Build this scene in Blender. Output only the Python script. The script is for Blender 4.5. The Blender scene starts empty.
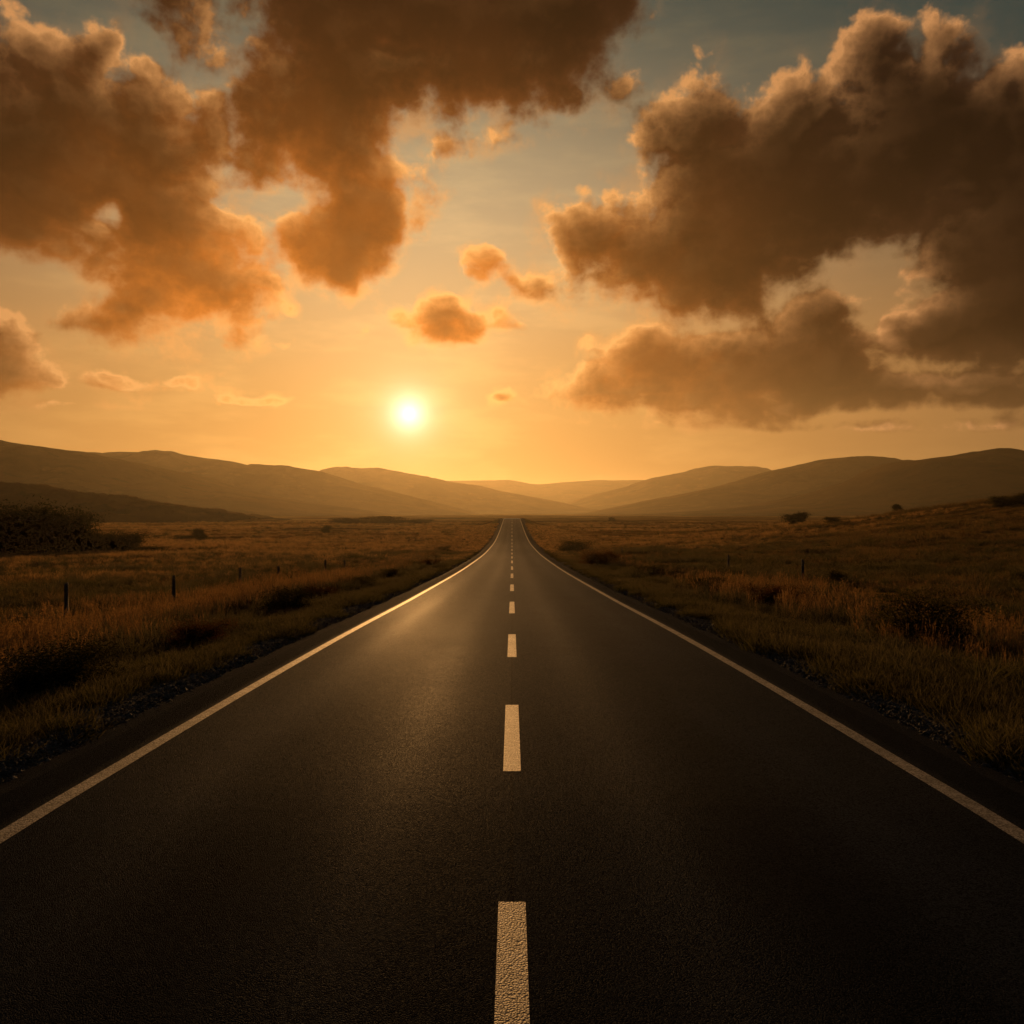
import bpy, bmesh, math, random
import numpy as np
from mathutils import Vector, noise as mnoise

sc = bpy.context.scene
col = sc.collection
R = math.radians
rng = np.random.default_rng(11)
random.seed(11)

F_PX = 900.0                      # focal length in pixels of a 1024 frame
CAM_Z = 2.17
SUN_AZ = math.atan((409 - 512) / F_PX)
SUN_EL = math.atan(98 / math.hypot(F_PX, 103))

# ------------------------------------------------------------------ render settings
sc.render.engine = 'CYCLES'
sc.view_settings.view_transform = 'Standard'
sc.view_settings.look = 'None'
sc.view_settings.exposure = 0.0
sc.view_settings.gamma = 1.0
sc.cycles.use_denoising = True
sc.cycles.use_adaptive_sampling = True
sc.cycles.adaptive_threshold = .015
sc.cycles.adaptive_min_samples = 12
sc.cycles.max_bounces = 6
sc.cycles.diffuse_bounces = 2
sc.cycles.glossy_bounces = 2
sc.cycles.transmission_bounces = 3
sc.cycles.volume_bounces = 0
sc.cycles.transparent_max_bounces = 8
sc.cycles.sample_clamp_indirect = 4.0
sc.render.resolution_x = sc.render.resolution_y = 1024

# ------------------------------------------------------------------ node helpers
class NT:
    """small wrapper that adds nodes to a tree and links them"""
    def __init__(self, tree):
        self.t = tree
    def n(self, kind, **kw):
        nd = self.t.nodes.new(kind)
        for k, v in kw.items():
            setattr(nd, k, v)
        return nd
    def put(self, sock, v):
        if isinstance(v, bpy.types.NodeSocket):
            self.t.links.new(v, sock)
        elif v is not None:
            if isinstance(v, (tuple, list)) and sock.type == 'RGBA' and len(v) == 3:
                v = (*v, 1.0)
            sock.default_value = v
    def m(self, op, a, b=None, c=None, clamp=False):
        nd = self.n('ShaderNodeMath', operation=op, use_clamp=clamp)
        self.put(nd.inputs[0], a); self.put(nd.inputs[1], b); self.put(nd.inputs[2], c)
        return nd.outputs[0]
    def v(self, op, a, b=None, c=None, scale=None):
        nd = self.n('ShaderNodeVectorMath', operation=op)
        self.put(nd.inputs[0], a); self.put(nd.inputs[1], b); self.put(nd.inputs[2], c)
        if scale is not None:
            self.put(nd.inputs['Scale'], scale)
        return nd.outputs['Value'] if op in ('LENGTH', 'DOT_PRODUCT', 'DISTANCE') else nd.outputs['Vector']
    def mix(self, f, a, b, blend='MIX'):
        nd = self.n('ShaderNodeMix', data_type='RGBA', blend_type=blend)
        self.put(nd.inputs[0], f); self.put(nd.inputs[6], a); self.put(nd.inputs[7], b)
        return nd.outputs[2]
    def ramp(self, x, a, b, c=0.0, d=1.0, mode='SMOOTHSTEP'):
        nd = self.n('ShaderNodeMapRange', interpolation_type=mode)
        self.put(nd.inputs[0], x)
        for i, q in enumerate((a, b, c, d)):
            self.put(nd.inputs[i + 1], q)
        return nd.outputs[0]
    def noise(self, vec, scale, detail=4, rough=.5, lac=2.0, dist=0.0, out=0, dim='3D'):
        nd = self.n('ShaderNodeTexNoise', noise_dimensions=dim)
        self.put(nd.inputs['Vector'], vec)
        self.put(nd.inputs['Scale'], scale); self.put(nd.inputs['Detail'], detail)
        self.put(nd.inputs['Roughness'], rough); self.put(nd.inputs['Lacunarity'], lac)
        self.put(nd.inputs['Distortion'], dist)
        return nd.outputs[out]
    def xyz(self, x, y, z):
        nd = self.n('ShaderNodeCombineXYZ')
        self.put(nd.inputs[0], x); self.put(nd.inputs[1], y); self.put(nd.inputs[2], z)
        return nd.outputs[0]
    def sep(self, vec):
        nd = self.n('ShaderNodeSeparateXYZ')
        self.put(nd.inputs[0], vec)
        return nd.outputs

# ------------------------------------------------------------------ sky: world shader

def sky_dir(px, py):
    x = (px - 512) / F_PX
    z = (512 - py) / F_PX
    return math.degrees(math.atan(x)), math.degrees(math.atan(z / math.hypot(1, x)))

# banks of cumulus: outline seen from the road (frame pixels, turned into degrees below),
# depth over which the edge thickens, fullness, holes
CLOUDS = [
    # heavy bank on the left
    ([(-400, -60), (-30, -10), (0, 20), (34, 27), (70, 40), (96, 27), (118, 31), (124, 65), (150, 56), (185, 79), (198, 98), (219, 97),
      (236, 120), (232, 160), (222, 185), (240, 205), (246, 239), (262, 262), (268, 296), (260, 328), (239, 343), (205, 328), (154, 347), (103, 343),
      (58, 322), (56, 300), (100, 294), (79, 272), (0, 266), (-400, 300)], 75, 1.0),
    # bank over the middle with its hanging tail
    ([(232, 92), (246, 60), (250, 20), (259, -90), (650, -90), (640, 6), (646, 26), (624, 47), (616, 66), (637, 82), (624, 99), (588, 95), (581, 116),
      (555, 105), (521, 121), (461, 126), (405, 122), (388, 150), (396, 185), (380, 200), (330, 195), (300, 190), (263, 196), (241, 190), (222, 165)], 58, 1.0),
    ([(270, 247), (276, 214), (305, 194), (338, 165), (390, 140), (408, 185), (408, 227), (394, 270), (352, 301), (325, 287), (290, 275)], 34, 1.0),
    # thin lit cloud in front of the gap
    ([(205, 185), (245, 208), (275, 240), (290, 290), (262, 335), (235, 300), (215, 240)], 36, .40),
    # towering bank on the right
    ([(556, 296), (550, 236), (564, 213), (587, 194), (616, 187), (643, 205), (647, 175), (630, 156), (625, 128), (649, 111), (682, 85), (703, 71),
      (729, 85), (753, 97), (776, 87), (795, 71), (819, 76), (838, 85), (838, 47), (858, 24), (878, 9), (894, 21), (918, 26), (930, 17), (956, 28),
      (972, 26), (994, 52), (1024, 57), (1400, 20), (1400, 390), (1024, 378), (965, 378), (942, 388), (899, 376), (872, 352), (876, 318), (904, 302), (918, 284),
      (913, 250), (861, 255), (824, 272), (776, 304), (762, 321), (729, 328), (682, 326), (665, 316), (649, 299), (616, 302), (592, 285), (576, 296)], 75, 1.15),
    # long low bank on the right
    ([(528, 392), (566, 370), (604, 347), (634, 326), (664, 328), (700, 334), (760, 318), (800, 288), (835, 284), (862, 300), (874, 330), (900, 360), (1000, 352), (1400, 340),
      (1400, 424), (1024, 410), (899, 412), (786, 422), (682, 421), (634, 412), (601, 411), (540, 400)], 40, .95),
    ([(520, 396), (536, 386), (560, 384), (580, 392), (560, 400), (530, 400)], 16, .5),
    # small clouds above the sun
    ([(380, 311), (405, 304), (422, 296), (444, 288), (466, 300), (487, 313), (504, 300), (519, 316), (530, 331), (495, 327), (461, 347), (442, 347), (413, 342), (399, 328)], 24, .8),
    ([(461, 258), (478, 243), (499, 252), (519, 271), (495, 277), (469, 286)], 20, .5),
    ([(504, 279), (530, 265), (557, 273), (564, 298), (538, 301), (510, 294)], 22, .6),
    ([(487, 402), (504, 386), (516, 397), (508, 402)], 12, .4), ([(356, 331), (366, 325), (370, 333), (362, 336)], 9, .35),
    ([(572, 345), (590, 334), (606, 344), (592, 356)], 16, .4),
    # low scraps on the left
    ([(-400, 300), (-10, 322), (30, 333), (50, 353), (77, 375), (66, 391), (0, 394), (-400, 400)], 34, .75),
    ([(-30, 300), (10, 298), (28, 312), (12, 326), (-30, 330)], 22, .35),
    ([(72, 375), (100, 360), (122, 369), (147, 381), (170, 386), (110, 390), (75, 387)], 16, .55),
    ([(205, 395), (230, 390), (250, 393), (270, 392), (298, 400), (280, 406), (215, 406)], 10, .5),
    ([(262, 298), (290, 294), (300, 315), (275, 321)], 18, .4), ([(270, 346), (297, 338), (292, 354)], 14, .3),
    ([(160, 380), (190, 376), (215, 384), (190, 392)], 12, .25),
    ([(-60, 404), (60, 400), (150, 404), (90, 410), (-60, 412)], 12, .35), ([(640, 424), (760, 418), (900, 422), (1100, 418), (1100, 430), (800, 432)], 14, .4),
    ([(520, 400), (600, 396), (690, 404), (600, 412)], 14, .45),
    # thin veil between the left and the middle bank
    ([(60, -90), (280, -90), (250, 30), (225, 75), (190, 60), (130, 15)], 60, .46),
    # thin bright shreds beside the middle bank
    ([(398, 165), (425, 160), (447, 190), (420, 230), (400, 235)], 30, .30), ([(440, 122), (500, 118), (520, 138), (470, 160), (430, 160)], 30, .28),
]
# gaps of clear sky inside the banks: centre, radii, tilt, strength
GAPS = [(108, 213, 17, 13, 0, .85), (262, 203, 34, 9, 8, .8), (30, 290, 50, 15, 5, .5), (400, 44, 20, 9, 0, .35), (150, 175, 30, 10, -10, .25)]

AZ0, AZ1, EL0, EL1 = -37.0, 37.0, -2.0, 38.0

def cloud_cover():
    """where the banks stand: a smooth union of the ellipses, as a few products of an azimuth and an elevation curve"""
    NA, NE = 297, 161
    A = np.linspace(AZ0, AZ1, NA)[None, :]; E = np.linspace(EL0, EL1, NE)[:, None]
    s = math.degrees(1 / F_PX)
    acc = np.full((NE, NA), -1.1)
    def smax(a, v, k):
        h = np.maximum(k - np.abs(a - v), 0) / k
        return np.maximum(a, v) + h * h * k / 4
    for poly, soft, full in CLOUDS:
        P = np.array([sky_dir(*p) for p in poly])
        d2 = np.full((NE, NA), 1e9); inside = np.zeros((NE, NA), bool)
        for (x0, y0), (x1, y1) in zip(P, np.roll(P, -1, 0)):
            ex, ey = x1 - x0, y1 - y0
            t = np.clip(((A - x0) * ex + (E - y0) * ey) / (ex * ex + ey * ey), 0, 1)
            d2 = np.minimum(d2, (A - x0 - t * ex) ** 2 + (E - y0 - t * ey) ** 2)
            cross = ((y0 > E) != (y1 > E)) & (A < ex * (E - y0) / (ey if ey else 1e-9) + x0)
            inside ^= cross
        d = np.sqrt(d2) / s
        v = np.where(inside, full * (1 - np.exp(-1.6 * d / soft)), -d / (soft * .62))
        acc = smax(acc, np.maximum(v + min(.20, soft / 190), -1.1), .12)
    for cx, cy, rx, ry, rot, w in GAPS:
        az, el = sky_dir(cx, cy)
        c, sn = math.cos(R(rot)), math.sin(R(rot))
        X, Y = A - az, E - el
        acc -= 1.1 * w * np.exp(-((X * c + Y * sn) / (rx * s)) ** 2 - ((-X * sn + Y * c) / (ry * s)) ** 2)
    acc = np.maximum(acc, -1.1)
    Um, S, Vm = np.linalg.svd(acc, full_matrices=False)
    K = 27
    U = Um[:, :K] * np.sqrt(S[:K]); V = (Vm[:K].T * np.sqrt(S[:K]))
    print('cloud cover: worst error', np.abs(U @ V.T - acc).max(), 'mean', np.abs(U @ V.T - acc).mean())
    return U, V                      # elevation curves, azimuth curves

def build_cloud_group():
    g = bpy.data.node_groups.new('cloud_density', 'ShaderNodeTree')
    g.interface.new_socket('Vector', in_out='INPUT', socket_type='NodeSocketVector')
    g.interface.new_socket('Detail', in_out='INPUT', socket_type='NodeSocketFloat')
    g.interface.new_socket('Density', in_out='OUTPUT', socket_type='NodeSocketFloat')
    t = NT(g)
    gi = t.n('NodeGroupInput'); go = t.n('NodeGroupOutput')
    q = gi.outputs[0]
    U, V = cloud_cover()
    qa, qe, _ = t.sep(q)
    ta = t.ramp(qa, AZ0, AZ1, 0, 1, 'LINEAR'); te = t.ramp(qe, EL0, EL1, 0, 1, 'LINEAR')
    def curves(tt, M, k, step):
        nd = t.n('ShaderNodeRGBCurve'); mp = nd.mapping
        mp.use_clip = False
        idx = list(range(0, M.shape[0], step))
        for ch in range(3):
            cv = mp.curves[ch]
            pts = [(i / (M.shape[0] - 1), float(M[i, k + ch])) for i in idx]
            cv.points[0].location = pts[0]; cv.points[1].location = pts[-1]
            for x_, y_ in pts[1:-1]:
                cv.points.new(x_, y_)
        mp.update()
        t.put(nd.inputs['Color'], t.xyz(tt, tt, tt))
        return nd.outputs[0]
    acc = None
    for k in range(0, U.shape[1], 3):
        b = t.v('DOT_PRODUCT', curves(te, U, k, 2), curves(ta, V, k, 2))
        acc = b if acc is None else t.m('ADD', acc, b)
    # flatter billows low down, bigger ones higher up
    sp = t.v('MULTIPLY', q, (1, 1.2, 1))
    f1 = t.noise(sp, .26, gi.outputs[1], .50, dim='2D')
    vo = t.n('ShaderNodeTexVoronoi', feature='SMOOTH_F1', voronoi_dimensions='2D')
    t.put(vo.inputs['Vector'], sp)
    vo.inputs['Scale'].default_value = .58; vo.inputs['Detail'].default_value = 3
    vo.inputs['Roughness'].default_value = .5; vo.inputs['Lacunarity'].default_value = 2.3
    vo.inputs['Smoothness'].default_value = .4
    d = t.m('MULTIPLY_ADD', t.m('SUBTRACT', f1, .5), 1.05, acc)
    d = t.m('MULTIPLY_ADD', t.m('SUBTRACT', .42, vo.outputs['Distance']), .30, d)
    t.put(go.inputs[0], d)
    return g

def build_world():
    w = bpy.data.worlds.new('World'); sc.world = w; w.use_nodes = True
    w.cycles.sampling_method = 'MANUAL'; w.cycles.sample_map_resolution = 1024
    T = NT(w.node_tree); w.node_tree.nodes.clear()
    out = T.n('ShaderNodeOutputWorld'); bg = T.n('ShaderNodeBackground')
    bg.inputs['Strength'].default_value = .1
    tc = T.n('ShaderNodeTexCoord')
    d = T.v('NORMALIZE', tc.outputs['Generated'])
    x, y, z = T.sep(d)
    az = T.m('DEGREES', T.m('ARCTAN2', x, y))
    el = T.m('DEGREES', T.m('ARCSINE', z))
    saz, sel = math.degrees(SUN_AZ), math.degrees(SUN_EL)
    sd = Vector((math.sin(SUN_AZ) * math.cos(SUN_EL), math.cos(SUN_AZ) * math.cos(SUN_EL), math.sin(SUN_EL)))
    ang = T.m('DEGREES', T.m('ARCCOSINE', T.m('MINIMUM', T.v('DOT_PRODUCT', d, tuple(sd)), .999999)))
    dx = T.m('SUBTRACT', az, saz); dy = T.m('SUBTRACT', el, sel)
    def gauss(rx, ry, up=0.0):
        a = T.m('POWER', T.m('ABSOLUTE', T.m('DIVIDE', dx, rx)), 2.0)
        b = T.m('POWER', T.m('ABSOLUTE', T.m('DIVIDE', T.m('SUBTRACT', dy, up), ry)), 2.0)
        return T.m('EXPONENT', T.m('MULTIPLY', T.m('ADD', a, b), -1.0))
    def gang(r, p=2.0):
        return T.m('EXPONENT', T.m('MULTIPLY', T.m('POWER', T.m('DIVIDE', ang, r), p), -1.0))
    # physical sky underneath, low sun through dusty air
    nis = T.n('ShaderNodeTexSky', sky_type='NISHITA', sun_disc=False, sun_elevation=SUN_EL,
              sun_rotation=SUN_AZ, air_density=1.2, dust_density=3.0, ozone_density=1.5, altitude=0)
    base = T.mix(1.0, nis.outputs[0], SKY['nis'], 'MULTIPLY')
    def add(c, f, rgb):
        return T.v('ADD', c, T.v('SCALE', rgb, scale=f))
    c = T.v('ADD', base, SKY['teal'])
    c = add(c, gauss(*SKY['A_r']), SKY['A'])
    c = add(c, gauss(*SKY['B_r']), SKY['B'])
    # thin high veil with streaks
    st = T.noise(T.xyz(az, T.m('MULTIPLY', el, 4.0), 7.3), .12, 4, .55, dim='2D')
    veil = T.m('MULTIPLY', T.ramp(st, .42, .75), gang(24))
    c = add(c, veil, SKY['veil'])
    sky = c
    # clouds
    grp = build_cloud_group()
    pz = T.xyz(az, el, 0.0)
    w1 = T.v('SUBTRACT', T.noise(pz, .22, 2, .5, out=1, dim='2D'), (.5, .5, .5))
    w2 = T.v('SUBTRACT', T.noise(pz, .75, 2, .5, out=1, dim='2D'), (.5, .5, .5))
    q = T.v('MULTIPLY_ADD', w1, (.9, .7, 0), pz)
    q = T.v('MULTIPLY', T.v('MULTIPLY_ADD', w2, (.30, .25, 0), q), (1, 1, 0))
    def dens(vec, detail):
        g = T.n('ShaderNodeGroup'); g.node_tree = grp
        T.put(g.inputs[0], vec); g.inputs[1].default_value = detail
        return g.outputs[0]
    D = dens(q, 8.0)
    # direction to the lit side: towards the sun sideways, and up
    lx = T.m('DIVIDE', T.m('MULTIPLY', dx, -1.0), T.m('ADD', T.m('ABSOLUTE', dx), 5.0))
    off = T.xyz(T.m('MULTIPLY', lx, .9), .75, 0.0)
    Da = dens(q, 2.5); Db = dens(T.v('ADD', q, off), 2.5)
    front = T.ramp(y, -.1, .25)
    em = T.m('MULTIPLY', T.m('SUBTRACT', Da, Db), 1.6)
    sunny = T.ramp(em, -.15, .65)
    soft = T.m('ADD', T.ramp(ang, 6.0, 24.0, .58, .44), T.m('MULTIPLY', sunny, -.31))
    alpha = T.m('MULTIPLY', T.ramp(D, -.10, soft), front)
    thick = T.m('MAXIMUM', D, 0.0)
    edge = T.m('EXPONENT', T.m('MULTIPLY', thick, -5.0))
    lit = T.m('MULTIPLY', edge, T.m('MULTIPLY_ADD', sunny, 2.0, .12))
    lit = T.m('ADD', lit, T.m('MULTIPLY', T.m('MAXIMUM', em, 0.0), T.ramp(thick, 1.0, .1, .03, .22)), clamp=True)
    # broad tone inside the bank
    bi = T.noise(q, .17, 5, .55, dim='2D')
    dxn = T.m('ADD', dx, 2.5)
    near = T.m('EXPONENT', T.m('MULTIPLY', T.m('ADD', T.m('POWER', T.m('ABSOLUTE', T.m('DIVIDE', dxn, 15.5)), 2.0), T.m('POWER', T.m('ABSOLUTE', T.m('DIVIDE', dy, 13.0)), 2.0)), -1.0))
    core = add(SKY['core'], near, SKY['core_near'])
    core = add(core, gauss(36, 10), SKY['core_low'])
    core = T.v('SCALE', core, scale=T.ramp(bi, .30, .70, .74, 1.36, 'LINEAR'))
    core = T.v('SCALE', core, scale=T.ramp(thick, .0, .9, 1.7, .72))
    rim = add(SKY['rim'], gang(19), SKY['rim_near'])
    cc = T.mix(lit, core, rim)
    # thin bright fringe of vapour round the banks
    fn = T.noise(q, .42, 6, .6, dim='2D')
    fringe = T.m('MULTIPLY', T.m('MULTIPLY', T.ramp(D, -.62, .05), T.ramp(fn, .38, .68)), T.m('MULTIPLY', T.m('MULTIPLY', front, T.ramp(ang, 15, 24, .62, .12)), 1.0))
    # towards the horizon clouds sink into the bright air
    low = T.m('MULTIPLY', T.ramp(el, 4.0, 11.0, .22, 0.0), 1.0)
    cc = T.mix(low, cc, sky)
    c = T.mix(fringe, sky, T.mix(.25, rim, core))
    c = T.mix(alpha, c, cc)
    # sun and its aureole
    veiled = T.m('SUBTRACT', 1.0, T.m('MULTIPLY', alpha, .8))
    c = add(c, T.m('MULTIPLY', gang(5.2, 1.0), veiled), SKY['aur'])
    c = add(c, T.m('MULTIPLY', gang(2.4, 1.1), veiled), (.20, .21, .17))
    c = add(c, gang(.85, 1.35), SKY['sun'])
    # unseen sky above and behind, added as dim overcast to keep the ground dark
    ov = T.noise(d, 2.2, 7, .55)
    over = T.mix(T.ramp(ov, .35, .7), SKY['back_a'], SKY['back_b'])
    away = T.m('MAXIMUM', T.m('MAXIMUM', T.ramp(y, .25, -.15), T.ramp(el, 34, 48)), T.ramp(el, 0.0, -1.5))
    over = T.mix(T.ramp(el, 0.0, -1.5), over, (.02, .014, .008))
    T.put(bg.inputs['Color'], T.v('SCALE', c, scale=10.0))
    bg2 = T.n('ShaderNodeBackground'); bg2.inputs['Strength'].default_value = .1
    T.put(bg2.inputs['Color'], T.v('SCALE', over, scale=10.0))
    ms = T.n('ShaderNodeMixShader')
    T.put(ms.inputs[0], away)
    T.t.links.new(bg.outputs[0], ms.inputs[1]); T.t.links.new(bg2.outputs[0], ms.inputs[2])
    T.t.links.new(ms.outputs[0], out.inputs[0])

SKY = dict(
    nis=(.0030, .0024, .0014), teal=(.010, .036, .037),
    A=(.52, .192, .013), A_r=(48, 11.5), B=(.31, .24, .140), B_r=(22, 9.5, 12.0),
    veil=(.13, .075, .022), aur=(.30, .185, .055), sun=(1.3, 1.25, 1.05),
    core=(.010, .0040, .0026), core_near=(.72, .182, .012), core_low=(.05, .018, .003),
    rim=(.52, .235, .085), rim_near=(.78, .36, .075),
    back_a=(.017, .019, .022), back_b=(.030, .031, .032),
)
build_world()
# ------------------------------------------------------------------ camera and sun
cam = bpy.data.cameras.new('camera')
co = bpy.data.objects.new('camera', cam); col.objects.link(co)
co.location = (0, 0, CAM_Z); co.rotation_euler = (R(90), 0, 0)
cam.sensor_width = 36; cam.lens = 36 * F_PX / 1024
cam.clip_start = .1; cam.clip_end = 60000
sc.camera = co
sun = bpy.data.lights.new('sun', 'SUN'); so = bpy.data.objects.new('sun', sun); col.objects.link(so)
sun.energy = 3.2; sun.angle = R(.6); sun.color = (1.0, .485, .15)
sdv = Vector((math.sin(SUN_AZ) * math.cos(SUN_EL), math.cos(SUN_AZ) * math.cos(SUN_EL), math.sin(SUN_EL)))
so.rotation_euler = (-sdv).to_track_quat('-Z', 'Y').to_euler()
# ------------------------------------------------------------------ tagging and mesh helpers
def tag(o, label=None, cat=None, group=None, kind=None):
    for k, v in (('label', label), ('category', cat), ('group', group), ('kind', kind)):
        if v:
            o[k] = v
    return o

def empty(name, loc=(0, 0, 0), rz=0.0, scale=(1, 1, 1)):
    o = bpy.data.objects.new(name, None); col.objects.link(o)
    o.empty_display_size = .3
    o.location = loc; o.rotation_euler = (0, 0, rz); o.scale = scale
    return o

def mesh_from(name, verts, faces, mat=None, smooth=False):
    verts = np.asarray(verts, dtype=np.float32); faces = np.asarray(faces, dtype=np.int32)
    me = bpy.data.meshes.new(name)
    k = faces.shape[1]
    me.vertices.add(len(verts)); me.vertices.foreach_set('co', verts.ravel())
    me.loops.add(faces.size); me.loops.foreach_set('vertex_index', faces.ravel())
    me.polygons.add(len(faces)); me.polygons.foreach_set('loop_start', np.arange(len(faces), dtype=np.int32) * k)
    me.polygons.foreach_set('use_smooth', np.full(len(faces), smooth))
    me.update(calc_edges=True); me.validate()
    if mat:
        me.materials.append(mat)
    return me

def obj(name, me, parent=None):
    o = bpy.data.objects.new(name, me); col.objects.link(o)
    if parent:
        o.parent = parent
    return o

def grid_faces(nr, nc):
    i = np.arange(nr - 1)[:, None] * nc + np.arange(nc - 1)[None, :]
    return np.stack([i, i + 1, i + nc + 1, i + nc], -1).reshape(-1, 4)

def vnoise(x, y, seed=0):
    """smooth value noise on arrays, range about -1..1"""
    xi = np.floor(x).astype(np.int64); yi = np.floor(y).astype(np.int64)
    fx = x - xi; fy = y - yi
    fx = fx * fx * fx * (fx * (fx * 6 - 15) + 10); fy = fy * fy * fy * (fy * (fy * 6 - 15) + 10)
    def h(a, b):
        n = (a * 374761393 + b * 668265263 + seed * 2147483647) & 0xffffffff
        n = ((n ^ (n >> 13)) * 1274126177) & 0xffffffff
        n = n ^ (n >> 16)
        return (n & 0xffff) / 32767.5 - 1
    a = h(xi, yi); b = h(xi + 1, yi); c = h(xi, yi + 1); d = h(xi + 1, yi + 1)
    return (a * (1 - fx) + b * fx) * (1 - fy) + (c * (1 - fx) + d * fx) * fy

def fbm(x, y, oct=4, seed=0, gain=.5):
    s = np.zeros(np.broadcast(x, y).shape); a = 1.0; f = 1.0
    for k in range(oct):
        s = s + a * vnoise(x * f + 17.3 * k, y * f - 9.1 * k, seed + k)
        a *= gain; f *= 2.03
    return s

def sstep(a, b, x):
    t = np.clip((x - a) / (b - a), 0, 1)
    return t * t * (3 - 2 * t)

def hermite(xs, ys, x):
    """monotone cubic through points"""
    xs = np.asarray(xs, float); ys = np.asarray(ys, float); x = np.asarray(x, float)
    d = np.diff(ys) / np.diff(xs)
    m = np.concatenate([[d[0]], np.where(d[:-1] * d[1:] > 0, 2 * d[:-1] * d[1:] / (d[:-1] + d[1:] + 1e-12), 0), [d[-1]]])
    i = np.clip(np.searchsorted(xs, x) - 1, 0, len(xs) - 2)
    h = xs[i + 1] - xs[i]; t = np.clip((x - xs[i]) / h, 0, 1)
    return ((2*t**3 - 3*t**2 + 1) * ys[i] + (t**3 - 2*t**2 + t) * h * m[i]
            + (-2*t**3 + 3*t**2) * ys[i+1] + (t**3 - t**2) * h * m[i+1])

# ------------------------------------------------------------------ lie of the land
ROAD_Y = [-60, 0, 6.2, 8.2, 11.2, 17.3, 32, 72, 130, 185, 250, 340, 405, 440, 520, 700, 1200, 9000]
ROAD_Z = [.0, .02, .0, -.04, -.11, -.29, -.83, -2.09, -3.35, -3.85, -3.3, -1.7, -.75, -.78, -2.4, -4.2, -4.5, -4.5]
def road_z(y):
    return hermite(ROAD_Y, ROAD_Z, np.clip(y, -60, 9000))
HALF = 4.42                        # half width of the asphalt

FIELD_Y = [-60, 0, 28, 75, 150, 260, 420, 700, 2000, 9000]
FIELD_L = [-1.3, -1.3, -1.55, -2.75, -3.4, -3.5, -3.0, -3.2, -3.4, -3.4]
FIELD_R = [-1.1, -1.1, -1.3, -2.2, -3.3, -3.5, -3.0, -3.2, -3.4, -3.4]
def land(x, y):
    x = np.asarray(x, float); y = np.asarray(y, float)
    side = sstep(-8, 8, x)
    f = hermite(FIELD_Y, FIELD_L, y) * (1 - side) + hermite(FIELD_Y, FIELD_R, y) * side
    f = f + 12.0 * np.exp(-((x - 128) / 58) ** 2 - ((y - 145) / 95) ** 2)          # rise on the right
    f = f + 3.2 * np.exp(-((x - 260) / 90) ** 2 - ((y - 260) / 150) ** 2)
    far = sstep(10, 60, np.hypot(np.maximum(np.abs(x) - 6, 0), 0))
    f = f + fbm(x / 46, y / 60, 3, 5) * .42 * far + fbm(x / 9, y / 9, 3, 9) * .13 * sstep(7, 14, np.abs(x))
    f = f + fbm(x / 190, y / 260, 2, 31) * 1.0 * sstep(60, 300, np.abs(x)) 
    rz = road_z(y)
    ax = np.abs(x)
    w = np.maximum(sstep(5.4, 13.5, ax), sstep(560, 760, y))
    verge = rz - .10 - .22 * sstep(4.8, 7.5, ax) + fbm(x / 1.7, y / 1.7, 2, 3) * .05 * sstep(4.9, 6.5, ax)
    h = verge * (1 - w) + f * w
    # asphalt lies on top of the sheet, edge buried a little
    return np.where(y > 720, h, np.where(ax < 4.15, rz - .22, np.where(ax < 4.75, rz - .22 + (.22 - .075) * sstep(4.15, 4.6, ax), h + .025 * (1 - sstep(4.75, 5.2, ax)))))

def hit(px, py, lo=4.0, hi=6000.0):
    """where a line of sight of the photograph meets the land"""
    d = np.geomspace(lo, hi, 6000)
    x = (px - 512) / F_PX * d
    z = CAM_Z - (py - 512) / F_PX * d
    k = np.argmax(land(x, d) >= z)
    return float(x[k]), float(d[k])

# ------------------------------------------------------------------ materials
def material(name):
    m = bpy.data.materials.new(name); m.use_nodes = True
    T = NT(m.node_tree)
    b = m.node_tree.nodes['Principled BSDF']
    return m, T, b

def bump(T, h, strength, dist):
    nd = T.n('ShaderNodeBump'); nd.inputs['Strength'].default_value = strength
    nd.inputs['Distance'].default_value = dist
    T.put(nd.inputs['Height'], h)
    return nd.outputs[0]

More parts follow.
